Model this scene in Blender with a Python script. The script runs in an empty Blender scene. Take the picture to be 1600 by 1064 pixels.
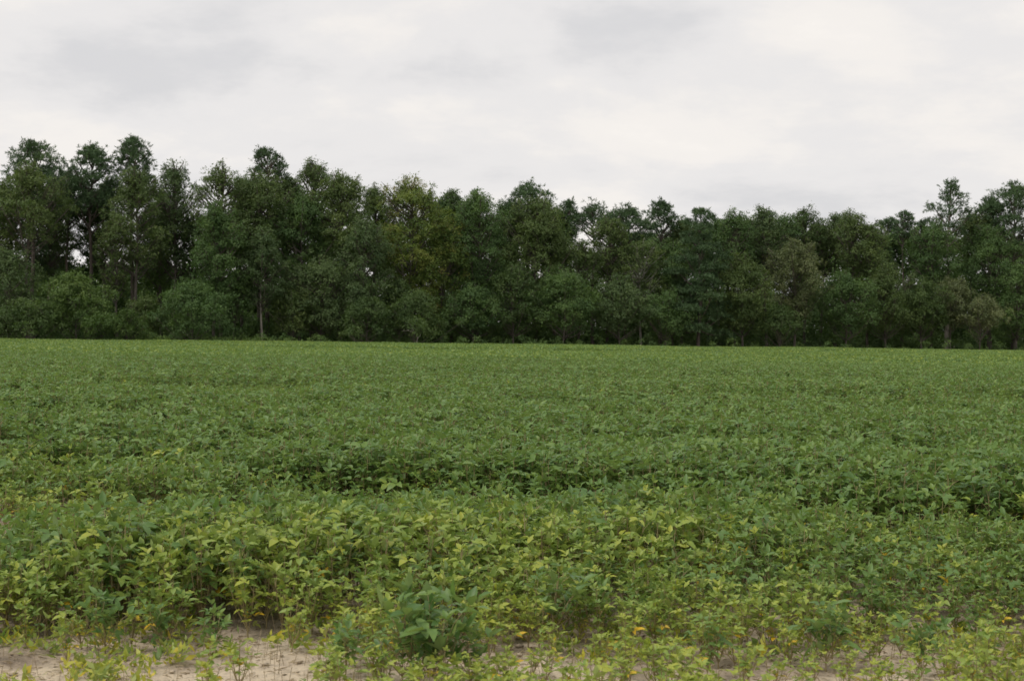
import bpy, math
import numpy as np
from mathutils import Matrix, Vector

# ------------------------------------------------------------------ camera, sky, sun
scene = bpy.context.scene
COL = scene.collection
RAD = math.radians
CAM_Z, FPX = 1.70, 50.0 / 36.0 * 1600.0
PITCH, ROLL = RAD(0.245), RAD(0.72)
cam_data = bpy.data.cameras.new('camera')
cam_data.lens, cam_data.sensor_width = 50.0, 36.0
cam_data.clip_start, cam_data.clip_end = 0.1, 6000.0
cam_data.dof.use_dof = True
cam_data.dof.focus_distance = 13.5
cam_data.dof.aperture_fstop = 4.8
camera = bpy.data.objects.new('camera', cam_data)
COL.objects.link(camera)
CAM_R = Matrix.Rotation(RAD(90) - PITCH, 3, 'X') @ Matrix.Rotation(ROLL, 3, 'Z')
camera.matrix_world = Matrix.Translation((0, 0, CAM_Z)) @ CAM_R.to_4x4()
scene.camera = camera

SUN_EL, SUN_AZ = RAD(60), RAD(-110)          # azimuth from +Y (view direction) towards +X
world = bpy.data.worlds.new('World')
scene.world = world
world.use_nodes = True
nt = world.node_tree
nt.nodes.clear()
def N(tree, kind, **kw):
    n = tree.nodes.new(kind)
    for k, v in kw.items():
        setattr(n, k, v)
    return n
def L(tree, a, b):
    tree.links.new(a, b)
def math_node(tree, op, a, b=None, clamp=False):
    n = N(tree, 'ShaderNodeMath', operation=op, use_clamp=clamp)
    for i, v in enumerate((a, b)):
        if v is None:
            continue
        if isinstance(v, (int, float)):
            n.inputs[i].default_value = v
        else:
            L(tree, v, n.inputs[i])
    return n.outputs[0]
def ramp(tree, fac, stops, interp='LINEAR'):
    r = N(tree, 'ShaderNodeValToRGB')
    r.color_ramp.interpolation = interp
    e = r.color_ramp.elements
    while len(e) < len(stops):
        e.new(0.5)
    for el, (p, c) in zip(e, stops):
        el.position = p
        el.color = (c[0], c[1], c[2], 1)
    L(tree, fac, r.inputs[0])
    return r.outputs[0]

tc = N(nt, 'ShaderNodeTexCoord')
sep = N(nt, 'ShaderNodeSeparateXYZ')
L(nt, tc.outputs['Generated'], sep.inputs[0])
# an even stratus deck seen in perspective: direction divided by its height
zz = math_node(nt, 'ADD', math_node(nt, 'MAXIMUM', sep.outputs[2], 0.0), 0.24)
comb = N(nt, 'ShaderNodeCombineXYZ')
L(nt, math_node(nt, 'DIVIDE', sep.outputs[0], zz), comb.inputs[0])
L(nt, math_node(nt, 'DIVIDE', sep.outputs[1], zz), comb.inputs[1])
comb.inputs[2].default_value = 3.7
n1 = N(nt, 'ShaderNodeTexNoise')
n1.inputs['Scale'].default_value = 2.0
n1.inputs['Detail'].default_value = 9.0
n1.inputs['Roughness'].default_value = 0.58
n1.inputs['Distortion'].default_value = 0.1
L(nt, comb.outputs[0], n1.inputs['Vector'])
# the larger cloud banks of the deck: azimuth, elevation, their radii (tangents of angles) and how light or grey they are
n2w = N(nt, 'ShaderNodeTexNoise')
n2w.inputs['Scale'].default_value = 9.0
n2w.inputs['Detail'].default_value = 5.0
L(nt, tc.outputs['Generated'], n2w.inputs['Vector'])
sepn = N(nt, 'ShaderNodeSeparateColor')
L(nt, n2w.outputs['Color'], sepn.inputs[0])
yy = math_node(nt, 'MAXIMUM', sep.outputs[1], 0.05)
az = math_node(nt, 'ADD', math_node(nt, 'DIVIDE', sep.outputs[0], yy), math_node(nt, 'MULTIPLY', math_node(nt, 'SUBTRACT', sepn.outputs[0], 0.5), 0.10))
el = math_node(nt, 'ADD', math_node(nt, 'DIVIDE', sep.outputs[2], yy), math_node(nt, 'MULTIPLY', math_node(nt, 'SUBTRACT', sepn.outputs[1], 0.5), 0.06))
cfac = math_node(nt, 'ADD', math_node(nt, 'MULTIPLY', math_node(nt, 'SUBTRACT', n1.outputs[0], 0.5), 0.80), 0.465)
for a0, e0, ra, re, amp in ((-0.065, 0.222, 0.085, 0.028, 0.19), (0.0, 0.226, 0.035, 0.022, 0.07), (0.075, 0.206, 0.12, 0.022, -0.075), (-0.06, 0.178, 0.11, 0.016, -0.09),
                            (-0.33, 0.170, 0.12, 0.024, -0.15), (-0.22, 0.205, 0.10, 0.03, -0.07), (0.10, 0.142, 0.26, 0.024, 0.05), (0.21, 0.228, 0.04, 0.02, 0.06), (0.33, 0.15, 0.06, 0.025, 0.05), (0.25, 0.112, 0.12, 0.014, -0.01)):
    da = math_node(nt, 'DIVIDE', math_node(nt, 'SUBTRACT', az, a0), ra)
    de = math_node(nt, 'DIVIDE', math_node(nt, 'SUBTRACT', el, e0), re)
    q2 = math_node(nt, 'ADD', math_node(nt, 'MULTIPLY', da, da), math_node(nt, 'MULTIPLY', de, de))
    cfac = math_node(nt, 'ADD', cfac, math_node(nt, 'MULTIPLY', math_node(nt, 'EXPONENT', math_node(nt, 'MULTIPLY', q2, -1.0)), amp * 0.95))
cloud = ramp(nt, cfac, [(0.30, (0.660, 0.655, 0.665)), (0.45, (0.780, 0.762, 0.755)), (0.56, (0.860, 0.825, 0.790)), (0.70, (0.95, 0.905, 0.85))], 'EASE')
sky = N(nt, 'ShaderNodeTexSky', sky_type='NISHITA', sun_disc=False)
sky.sun_elevation, sky.sun_rotation = SUN_EL, SUN_AZ
skym = N(nt, 'ShaderNodeMix', data_type='RGBA', blend_type='MULTIPLY')
skym.inputs[0].default_value = 1.0
L(nt, sky.outputs[0], skym.inputs[6])
skym.inputs[7].default_value = (0.10, 0.10, 0.10, 1)
mixs = N(nt, 'ShaderNodeMix', data_type='RGBA')
mixs.inputs[0].default_value = 0.98
L(nt, skym.outputs[2], mixs.inputs[6])
L(nt, cloud, mixs.inputs[7])
bg = N(nt, 'ShaderNodeBackground')
L(nt, mixs.outputs[2], bg.inputs[0])
bg.inputs[1].default_value = 1.0
wo = N(nt, 'ShaderNodeOutputWorld')
L(nt, bg.outputs[0], wo.inputs[0])

sun_data = bpy.data.lights.new('sun', 'SUN')
sun_data.energy, sun_data.angle, sun_data.color = 1.5, RAD(22), (1.0, 0.955, 0.88)
sun = bpy.data.objects.new('sun', sun_data)
COL.objects.link(sun)
sdir = Vector((math.sin(SUN_AZ) * math.cos(SUN_EL), math.cos(SUN_AZ) * math.cos(SUN_EL), math.sin(SUN_EL)))
sun.rotation_euler = sdir.to_track_quat('Z', 'Y').to_euler()

vs = scene.view_settings
vs.view_transform, vs.look, vs.exposure, vs.gamma, vs.use_curve_mapping = 'Standard', 'None', 0.10, 1.0, False
scene.render.engine = 'CYCLES'
cy = scene.cycles
cy.max_bounces, cy.diffuse_bounces, cy.glossy_bounces, cy.transmission_bounces, cy.transparent_max_bounces = 6, 3, 2, 3, 4
cy.use_denoising = True
cy.denoiser = 'OPENIMAGEDENOISE'
cy.denoising_input_passes = 'RGB_ALBEDO_NORMAL'
cy.denoising_prefilter = 'ACCURATE'

# ------------------------------------------------------------------ helpers
def ray(px, py):
    return CAM_R @ Vector(((px - 800) / FPX, -(py - 532) / FPX, -1.0))
def at_depth(px, py, Y):
    d = ray(px, py)
    return Vector((0, 0, CAM_Z)) + d * (Y / d.y)
def at_height(px, py, z):
    d = ray(px, py)
    return Vector((0, 0, CAM_Z)) + d * ((z - CAM_Z) / d.z)
def project(x, y, z):
    v = CAM_R.transposed() @ Vector((x, y, z - CAM_Z))
    return 800 + FPX * v.x / -v.z, 532 - FPX * v.y / -v.z

def hash_noise(seed):
    g = np.random.default_rng(seed)
    P = g.random((64, 64))
    def f(x, y, s):
        x, y = np.asarray(x, float) / s, np.asarray(y, float) / s
        xi, yi = np.floor(x).astype(int), np.floor(y).astype(int)
        fx, fy = x - xi, y - yi
        fx, fy = fx * fx * (3 - 2 * fx), fy * fy * (3 - 2 * fy)
        a, b = P[xi % 64, yi % 64], P[(xi + 1) % 64, yi % 64]
        c, d = P[xi % 64, (yi + 1) % 64], P[(xi + 1) % 64, (yi + 1) % 64]
        return (a * (1 - fx) + b * fx) * (1 - fy) + (c * (1 - fx) + d * fx) * fy
    return f
noise = hash_noise(11)
noise2 = hash_noise(23)

def mesh_np(name, V, F, mats=(), tint=None, matidx=None, smooth=False):
    """V (n,3); F: a list of face-index arrays (quads or tris) or one array."""
    if not isinstance(F, (list, tuple)):
        F = [F]
    F = [np.asarray(f, np.int32) for f in F if len(f)]
    me = bpy.data.meshes.new(name)
    V = np.ascontiguousarray(V, np.float32)
    tot = np.concatenate([np.full(len(f), f.shape[1], np.int32) for f in F])
    flat = np.concatenate([f.ravel() for f in F])
    me.vertices.add(len(V)); me.vertices.foreach_set('co', V.ravel())
    me.loops.add(len(flat)); me.loops.foreach_set('vertex_index', flat)
    me.polygons.add(len(tot))
    me.polygons.foreach_set('loop_start', np.concatenate([[0], np.cumsum(tot)[:-1]]).astype(np.int32))
    me.polygons.foreach_set('loop_total', tot)
    if smooth:
        me.polygons.foreach_set('use_smooth', np.ones(len(tot), bool))
    for m in mats:
        me.materials.append(m)
    if matidx is not None:
        me.polygons.foreach_set('material_index', np.asarray(matidx, np.int32))
    if tint is not None:
        a = me.attributes.new('tint', 'FLOAT', 'FACE')
        a.data.foreach_set('value', np.asarray(tint, np.float32))
    me.update(calc_edges=True)
    return me

def obj(name, me, parent=None, loc=None, **props):
    o = bpy.data.objects.new(name, me)
    COL.objects.link(o)
    if parent is not None:
        o.parent = parent
    if loc is not None:
        o.location = loc
    for k, v in props.items():
        if v is not None:
            o[k] = v
    return o

def tube(pts, rads, n=5):
    """A tapered tube through pts -> (V, quads)."""
    pts = np.asarray(pts, float); k = len(pts)
    d = np.gradient(pts, axis=0)
    d /= np.linalg.norm(d, axis=1)[:, None] + 1e-9
    ref = np.where(np.abs(d[:, 2:3]) > 0.9, np.array([[1.0, 0, 0]]), np.array([[0, 0, 1.0]]))
    u = np.cross(d, ref); u /= np.linalg.norm(u, axis=1)[:, None] + 1e-9
    w = np.cross(d, u)
    a = np.arange(n) * 2 * math.pi / n
    V = pts[:, None] + np.asarray(rads)[:, None, None] * (np.cos(a)[None, :, None] * u[:, None] + np.sin(a)[None, :, None] * w[:, None])
    i = np.arange(k - 1)[:, None] * n; j = np.arange(n)[None]; jn = (j + 1) % n
    Q = np.stack([i + j, i + jn, i + n + jn, i + n + j], -1).reshape(-1, 4)
    return V.reshape(-1, 3), Q

class Join:
    def __init__(s):
        s.V, s.Q, s.T, s.n = [], [], [], 0
    def add(s, V, Q):
        s.V.append(V); s.Q.append(np.asarray(Q) + s.n); s.n += len(V)
    def get(s):
        return np.concatenate(s.V), np.concatenate(s.Q)

def unit(a):
    return a / (np.linalg.norm(a, axis=-1, keepdims=True) + 1e-9)

# ------------------------------------------------------------------ materials
def new_mat(name):
    m = bpy.data.materials.new(name)
    m.use_nodes = True
    m.node_tree.nodes.clear()
    return m, m.node_tree

def leaf_material(name, stops, under=None, translucency=0.28, gloss=0.5, rough=0.5, vary=0.16, mottle=0.0):
    m, t = new_mat(name)
    at = N(t, 'ShaderNodeAttribute', attribute_name='tint')
    oi = N(t, 'ShaderNodeObjectInfo')
    if mottle:
        gp = N(t, 'ShaderNodeNewGeometry'); mz = N(t, 'ShaderNodeTexNoise'); mz.inputs['Scale'].default_value = 34.0; mz.inputs['Detail'].default_value = 3.0
        L(t, gp.outputs['Position'], mz.inputs['Vector'])
        base_t = math_node(t, 'ADD', at.outputs['Fac'], math_node(t, 'MULTIPLY', math_node(t, 'SUBTRACT', mz.outputs[0], 0.5), mottle))
    else:
        base_t = at.outputs['Fac']
    f = math_node(t, 'ADD', base_t, math_node(t, 'MULTIPLY', math_node(t, 'SUBTRACT', oi.outputs['Random'], 0.5), vary), clamp=True)
    col = ramp(t, f, stops)
    if under is not None:
        geo = N(t, 'ShaderNodeNewGeometry')
        mx = N(t, 'ShaderNodeMix', data_type='RGBA')
        L(t, math_node(t, 'MULTIPLY', geo.outputs['Backfacing'], 0.55), mx.inputs[0])
        L(t, col, mx.inputs[6]); mx.inputs[7].default_value = (*under, 1)
        col = mx.outputs[2]
    p = N(t, 'ShaderNodeBsdfPrincipled')
    L(t, col, p.inputs['Base Color'])
    p.inputs['Roughness'].default_value = rough
    p.inputs['Specular IOR Level'].default_value = gloss
    tr = N(t, 'ShaderNodeBsdfTranslucent')
    tm = N(t, 'ShaderNodeMix', data_type='RGBA', blend_type='MULTIPLY')
    tm.inputs[0].default_value = 1.0
    L(t, col, tm.inputs[6]); tm.inputs[7].default_value = (1.15, 1.25, 0.6, 1)
    L(t, tm.outputs[2], tr.inputs[0])
    ms = N(t, 'ShaderNodeMixShader'); ms.inputs[0].default_value = translucency
    L(t, p.outputs[0], ms.inputs[1]); L(t, tr.outputs[0], ms.inputs[2])
    out = N(t, 'ShaderNodeOutputMaterial'); L(t, ms.outputs[0], out.inputs[0])
    return m

def bark_material(name, a, b, scale=3.0):
    m, t = new_mat(name)
    tcn = N(t, 'ShaderNodeTexCoord')
    mp = N(t, 'ShaderNodeMapping'); mp.inputs['Scale'].default_value = (1, 1, 0.25)
    L(t, tcn.outputs['Object'], mp.inputs[0])
    nz = N(t, 'ShaderNodeTexNoise'); nz.inputs['Scale'].default_value = scale; nz.inputs['Detail'].default_value = 4
    L(t, mp.outputs[0], nz.inputs['Vector'])
    c = ramp(t, nz.outputs[0], [(0.35, a), (0.65, b)])
    p = N(t, 'ShaderNodeBsdfPrincipled'); p.inputs['Roughness'].default_value = 0.9; p.inputs['Specular IOR Level'].default_value = 0.2
    L(t, c, p.inputs['Base Color'])
    out = N(t, 'ShaderNodeOutputMaterial'); L(t, p.outputs[0], out.inputs[0])
    return m

def C(*a):
    return tuple(a)
SOY = leaf_material('soybean_leaf', [(0.0, (0.082, 0.166, 0.042)), (0.25, (0.145, 0.246, 0.056)), (0.5, (0.300, 0.372, 0.058)), (0.75, (0.48, 0.455, 0.056)), (1.0, (0.68, 0.44, 0.03))],
                    under=(0.26, 0.33, 0.15), translucency=0.28, gloss=0.4, rough=0.45, vary=0.14, mottle=0.34)
STEM = bark_material('soybean_stem', (0.24, 0.19, 0.09), (0.42, 0.35, 0.19), 30)
STRAW = bark_material('dry_straw', (0.22, 0.16, 0.09), (0.56, 0.46, 0.30), 9)
BARK_PINE = bark_material('pine_bark', (0.075, 0.062, 0.052), (0.155, 0.13, 0.112), 2.5)
BARK_GREY = bark_material('grey_bark', (0.075, 0.066, 0.055), (0.17, 0.15, 0.125), 2.5)
BARK_DEAD = bark_material('dead_wood', (0.20, 0.18, 0.15), (0.32, 0.29, 0.25), 3.0)
BARK_PALE = bark_material('pale_bark', (0.30, 0.28, 0.245), (0.46, 0.43, 0.385), 2.0)
TREE_MATS = {
    'pine':   leaf_material('pine_needles', [(0, (0.054, 0.094, 0.043)), (0.5, (0.078, 0.133, 0.059)), (1, (0.116, 0.180, 0.072))], translucency=0.12, gloss=0.22, rough=0.6, vary=0.2),
    'olive':  leaf_material('olive_leaves', [(0, (0.071, 0.113, 0.041)), (0.5, (0.112, 0.163, 0.054)), (1, (0.172, 0.223, 0.067))], gloss=0.22, rough=0.6, vary=0.25),
    'green':  leaf_material('green_leaves', [(0, (0.062, 0.116, 0.042)), (0.5, (0.097, 0.164, 0.055)), (1, (0.148, 0.228, 0.067))], gloss=0.22, rough=0.6, vary=0.25),
    'deep':   leaf_material('deep_green_leaves', [(0, (0.051, 0.092, 0.033)), (0.5, (0.080, 0.128, 0.042)), (1, (0.123, 0.178, 0.053))], gloss=0.22, rough=0.6, vary=0.2),
    'sage':   leaf_material('sage_leaves', [(0, (0.067, 0.115, 0.048)), (0.5, (0.107, 0.160, 0.064)), (1, (0.161, 0.220, 0.085))], gloss=0.22, rough=0.6, vary=0.22),
    'brown':  leaf_material('brownish_leaves', [(0, (0.087, 0.118, 0.053)), (0.5, (0.141, 0.170, 0.076)), (1, (0.224, 0.243, 0.116))], gloss=0.22, rough=0.6, vary=0.15),
    'yellow': leaf_material('yellowing_leaves', [(0, (0.074, 0.133, 0.037)), (0.45, (0.129, 0.188, 0.046)), (0.8, (0.228, 0.264, 0.059)), (1, (0.266, 0.219, 0.083))], gloss=0.22, rough=0.6, vary=0.1),
    'bright': leaf_material('bright_green_leaves', [(0, (0.063, 0.115, 0.034)), (0.5, (0.104, 0.164, 0.045)), (1, (0.165, 0.235, 0.057))], gloss=0.22, rough=0.6, vary=0.2),
}

# ------------------------------------------------------------------ ground
m, t = new_mat('sandy_soil')
geo = N(t, 'ShaderNodeNewGeometry')
na = N(t, 'ShaderNodeTexNoise'); na.inputs['Scale'].default_value = 1.3; na.inputs['Detail'].default_value = 6
nb = N(t, 'ShaderNodeTexNoise'); nb.inputs['Scale'].default_value = 22; nb.inputs['Detail'].default_value = 6; nb.inputs['Roughness'].default_value = 0.7
L(t, geo.outputs['Position'], na.inputs['Vector']); L(t, geo.outputs['Position'], nb.inputs['Vector'])
ca = ramp(t, na.outputs[0], [(0.32, (0.42, 0.335, 0.25)), (0.50, (0.58, 0.475, 0.355)), (0.66, (0.72, 0.60, 0.45))])
cb = ramp(t, nb.outputs[0], [(0.30, (0.45, 0.43, 0.42)), (0.50, (0.95, 0.95, 0.95)), (0.72, (1.12, 1.1, 1.06))])
sx_ = N(t, 'ShaderNodeSeparateXYZ'); L(t, geo.outputs['Position'], sx_.inputs[0])
pf = math_node(t, 'MULTIPLY', math_node(t, 'SUBTRACT', math_node(t, 'ADD', 6.85, na.outputs[0]), sx_.outputs[1]), 5.0, clamp=True)
pm_ = N(t, 'ShaderNodeMix', data_type='RGBA'); L(t, pf, pm_.inputs[0]); L(t, ca, pm_.inputs[6]); pm_.inputs[7].default_value = (0.74, 0.62, 0.46, 1)
ca = pm_.outputs[2]
mm = N(t, 'ShaderNodeMix', data_type='RGBA', blend_type='MULTIPLY'); mm.inputs[0].default_value = 0.92
L(t, ca, mm.inputs[6]); L(t, cb, mm.inputs[7])
p = N(t, 'ShaderNodeBsdfPrincipled'); p.inputs['Roughness'].default_value = 0.95; p.inputs['Specular IOR Level'].default_value = 0.15
L(t, mm.outputs[2], p.inputs['Base Color'])
bp = N(t, 'ShaderNodeBump'); bp.inputs['Strength'].default_value = 0.9; bp.inputs['Distance'].default_value = 0.05
L(t, nb.outputs[0], bp.inputs['Height']); L(t, bp.outputs[0], p.inputs['Normal'])
out = N(t, 'ShaderNodeOutputMaterial'); L(t, p.outputs[0], out.inputs[0])
SOIL = m

def ground_z(x, y):
    near = np.clip((16 - np.asarray(y, float)) / 6, 0, 1)
    return near * ((noise(x, y, 0.9) - 0.5) * 0.06 + (noise2(x, y, 0.22) - 0.5) * 0.035 + (noise(x + 7, y, 0.09) - 0.5) * 0.014)
ys = np.concatenate([[-60, -10, 0, 3], np.arange(5, 12, 0.045), np.arange(12, 18, 0.3), np.geomspace(18, 3000, 40)])
xs = np.concatenate([-np.geomspace(9, 3000, 24)[::-1], np.arange(-8, -3.2, 0.25), np.arange(-3.2, 3.2, 0.045), np.arange(3.25, 8.2, 0.25), np.geomspace(9, 3000, 24)])
GX, GY = np.meshgrid(xs, ys)
GZ = ground_z(GX, GY)
idx = np.arange(GX.size).reshape(GX.shape)
Q = np.stack([idx[:-1, :-1], idx[:-1, 1:], idx[1:, 1:], idx[1:, :-1]], -1).reshape(-1, 4)
obj('ground', mesh_np('ground', np.stack([GX, GY, GZ], -1).reshape(-1, 3), Q, [SOIL], smooth=True), kind='structure', label='bare sandy tan soil under the crop')

def edge_y(X):
    """Distance of the wood's edge at a place X across the field."""
    return 148.0 + 0.30 * X
m, t = new_mat('leaf_litter')
geo = N(t, 'ShaderNodeNewGeometry')
na = N(t, 'ShaderNodeTexNoise'); na.inputs['Scale'].default_value = 0.8; na.inputs['Detail'].default_value = 8
L(t, geo.outputs['Position'], na.inputs['Vector'])
ca = ramp(t, na.outputs[0], [(0.35, (0.035, 0.028, 0.018)), (0.65, (0.10, 0.075, 0.045))])
p = N(t, 'ShaderNodeBsdfPrincipled'); p.inputs['Roughness'].default_value = 0.95
L(t, ca, p.inputs['Base Color'])
out = N(t, 'ShaderNodeOutputMaterial'); L(t, p.outputs[0], out.inputs[0])
xs = np.linspace(-700, 750, 80)
rows = [edge_y(xs) - 2.5, edge_y(xs) + 60, edge_y(xs) + 900]
V = np.concatenate([np.stack([xs, r, np.full_like(xs, 0.03)], 1) for r in rows])
k = len(xs); i = np.arange(k - 1)
Q = np.concatenate([np.stack([i + r * k, i + 1 + r * k, i + 1 + (r + 1) * k, i + (r + 1) * k], 1) for r in range(2)])
obj('forest_floor', mesh_np('forest_floor', V, Q, [m]), kind='structure', label='dark leaf litter under the trees')

# ------------------------------------------------------------------ trees
def kites(P, D, Nn, Lg, W):
    """Leaf-shaped quads: centre P, axis D, normal Nn, length Lg, width W."""
    D = unit(D); S = unit(np.cross(D, Nn))
    b = P - D * Lg[:, None] * 0.5; tip = P + D * Lg[:, None] * 0.5
    mid = P - D * Lg[:, None] * 0.06
    V = np.stack([b, mid + S * W[:, None] * 0.5, tip, mid - S * W[:, None] * 0.5], 1).reshape(-1, 3)
    Q = np.arange(len(P) * 4, dtype=np.int32).reshape(-1, 4)
    return V, Q

def blades(P, D, Nn, Lg, W):
    """Leaf-shaped triangles: centre P, axis D, normal Nn, length Lg, width W."""
    D = unit(D); S = unit(np.cross(D, Nn))
    b = P - D * Lg[:, None] * 0.42; tip = P + D * Lg[:, None] * 0.58
    V = np.stack([b + S * W[:, None] * 0.5, tip, b - S * W[:, None] * 0.5], 1).reshape(-1, 3)
    return V, np.arange(len(P) * 3, dtype=np.int32).reshape(-1, 3)

def rand_dir(g, n):
    return unit(g.normal(size=(n, 3)))

def lobe_leaves(g, cen, rad, n, style, lf, flat=0.8):
    """n leaves on one foliage mass: small overlapping sprays set over its shell."""
    per = 14
    k = max(3, n // per)
    d = rand_dir(g, k); d[:, 2] = np.where(d[:, 2] < -0.35, -d[:, 2], d[:, 2]); d = unit(d)
    shell = g.random(k) < 0.8
    rr = rad * np.where(shell, g.uniform(0.62, 1.12, k), g.uniform(0.2, 0.75, k))
    twig = g.random(k) < 0.10
    rr = np.where(twig, rad * 1.05 + g.random(k) * min(0.75, rad * 0.6), rr)
    sq = np.array([g.uniform(0.75, 1.35), g.uniform(0.75, 1.35), flat * g.uniform(0.6, 1.45)])
    c = cen + d * rr[:, None] * sq
    ci = np.repeat(np.arange(k), per); nn = k * per
    o = g.normal(size=(nn, 3))
    if style == 'pine':
        sd = unit(o + d[ci] * 0.5 + np.array([0, 0, 0.45])); P = c[ci] + sd * (0.06 + 0.30 * g.random((nn, 1)))
        D = sd; Nn = unit(rand_dir(g, nn) * 0.8 + d[ci] * 0.7 + np.array([0, 0, 0.3]))
        Lg, W = lf * (1.2 + 0.5 * g.random(nn)), lf * 0.44 * (0.8 + 0.4 * g.random(nn))
    else:
        sp = lf * 1.3
        tang = o - (o * d[ci]).sum(1)[:, None] * d[ci] * 0.65
        P = c[ci] + tang * sp * np.array([1, 1, 0.75])
        out = unit((P - cen) / sq)
        D = unit(out * 0.5 + g.normal(size=(nn, 3)) * 0.6 + np.array([0, 0, -0.45]))
        Nn = unit(np.array([0, 0, 0.5]) + out * 0.85 + g.normal(size=(nn, 3)) * 0.36)
        Lg, W = lf * (0.75 + 0.6 * g.random(nn)), lf * 0.60 * (0.75 + 0.5 * g.random(nn))
    tint = 0.46 + 0.13 * g.normal(size=k)[ci] + 0.05 * g.normal(size=nn)
    V, Q = blades(P, D, Nn, Lg, W)
    return V, Q, tint

def make_tree(name, label, cat, base, height, crown_base, radius, tone, form, seed, dens=1.0, bark=None, lean=(0, 0), group=None, leaf=0.195, sparse=1.0, flat=0.7):
    """form: round | pine | fullpine | slim | bush.  All lengths in metres, local origin at the foot."""
    g = np.random.default_rng(seed)
    root = obj(name, None, loc=base, label=label, category=cat, group=group)
    H, z0 = height, crown_base
    ch = H - z0
    lobes = []
    pw = g.uniform(2.4, 4.2)
    tx = lambda z: lean[0] * (z / H) ** 1.5 + 0.12 * math.sin(z * 0.55 + seed)
    ty = lambda z: lean[1] * (z / H) ** 1.5 + 0.12 * math.cos(z * 0.45 + seed * 2)
    style = 'leaf'
    if form == 'pine':
        style = 'pine'
        n = int(20 * max(1.0, ch / (radius * 1.7)) * sparse)
        radius *= 1.08
        for i in range(n):
            tt = (i + 0.5) / n
            r = radius * (0.55 + 0.45 * math.sin(math.pi * min(1, 0.25 + tt * 0.75))) * (1 if tt < flat else math.sqrt(max(0.0, 1 - ((tt - flat) / (1 - flat)) ** 2)) * 0.9 + 0.1)
            lr = radius * g.uniform(0.18, 0.40)
            a = i * 2.4 + g.uniform(-0.5, 0.5); q = max(0.0, r - lr * 0.7) * g.uniform(0.55, 1.0)
            z = z0 + lr * 0.4 + tt * (ch - lr * 1.05)
            lobes.append((np.array([tx(z) + q * math.cos(a), ty(z) + q * math.sin(a), z]), lr))
    elif form == 'fullpine':
        style = 'pine'
        n = int(ch * 2.4)
        for i in range(n):
            tt = (i + 0.5) / n
            r = radius * (1 - tt) ** 0.40 * (0.85 + 0.35 * math.sin(i * 1.9))
            lr = 0.50 + radius * 0.24 * (1 - tt * 0.6) * g.uniform(0.8, 1.2)
            a = i * 2.4 + g.uniform(-0.4, 0.4); q = max(0, r - lr * 0.5) * g.uniform(0.75, 1.0)
            z = z0 + tt * (ch - 0.5)
            lobes.append((np.array([tx(z) + q * math.cos(a), ty(z) + q * math.sin(a), z]), lr))
    else:
        n = int((18 + 14 * ch / radius) * sparse) if form != 'bush' else 40
        for i in range(n):
            tt = (i + 0.5) / n
            if form == 'slim':
                r = radius * (math.sin(math.pi * min(0.97, 0.10 + 0.80 * tt)) ** 0.7)
            elif form == 'bush':
                r = radius * math.sqrt(max(0.02, 1 - tt ** 2.2)) * (0.75 + 0.35 * math.sin(i * 2.1 + seed) + 0.2 * g.random())
            else:
                r = radius * min(1.0, 0.6 + 1.25 * tt) * (1.0 - tt ** pw) ** 0.62 * (0.86 + 0.22 * math.sin(i * 1.3 + seed))
            lr = radius * g.uniform(0.13, 0.40) * (0.9 if form == 'bush' else 1.0)
            lr = min(lr, ch * 0.3)
            a = i * 2.4 + g.uniform(-0.6, 0.6); q = max(0.0, r - lr * 0.6) * g.uniform(0.62, 1.16)
            z = z0 + lr * 0.5 + tt * max(0.2, ch * (0.93 if form != 'bush' else 1.0) - lr * 1.25)
            lobes.append((np.array([tx(z) + q * math.cos(a), ty(z) + q * math.sin(a), z]), lr))
    if form in ('round', 'slim'):
        # leaders that stick out of the crown's top and flanks
        for _ in range(int(4 + 1.3 * radius)):
            a, q = g.uniform(0, 6.28), radius * g.uniform(0.1, 0.85)
            z = H - (q / radius) ** 2 * ch * 0.32 - g.uniform(0.0, 0.8)
            lr = g.uniform(0.28, 0.55)
            for m_ in range(4):
                zz_ = z - m_ * lr * 1.3
                lobes.append((np.array([tx(zz_) + q * math.cos(a), ty(zz_) + q * math.sin(a), zz_]), lr * (0.7 + 0.3 * m_)))
    sil = 2 * radius * ch * 0.8
    area = {'pine': 0.036, 'leaf': 0.034}[style] * (leaf / 0.27) ** 2
    total = int(dens * 6.0 * sil / area * (1.15 if style == 'pine' else 1.0))
    w = np.array([l[1] ** 2 for l in lobes]); w = w / w.sum()
    Vs, Qs, Ts, nv = [], [], [], 0
    for (c, r), wi in zip(lobes, w):
        st = style
        V, Q, T = lobe_leaves(g, c, r, max(24, int(total * wi)), st, leaf, 0.42 if form == 'fullpine' else 0.7 if form == 'pine' else 0.82)
        T = T + 0.13 * g.normal()
        if tone == 'yellow':
            T = T + (0.30 if g.random() < 0.16 else 0.0)
        Vs.append(V); Qs.append(Q + nv); Ts.append(T); nv += len(V)
    me = mesh_np(name + '_crown', np.concatenate(Vs), np.concatenate(Qs), [TREE_MATS[tone]], tint=np.clip(np.concatenate(Ts), 0, 1))
    obj('crown', me, root)
    # trunk and limbs
    bark = bark or (BARK_PINE if style == 'pine' else BARK_GREY)
    tr = max(0.07, H * (0.0125 if style == 'pine' else 0.011)) if form != 'bush' else 0.07
    zt = np.linspace(-0.15, H * (0.97 if form != 'bush' else 0.6), 9)
    V, Q = tube(np.stack([[tx(max(z, 0)) for z in zt], [ty(max(z, 0)) for z in zt], zt], 1), tr * (1.12 - 0.95 * np.linspace(0, 1, 9) ** 0.9), 7)
    trunk = obj('trunk', mesh_np(name + '_trunk', V, Q, [bark], smooth=True), root)
    J = Join()
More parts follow.
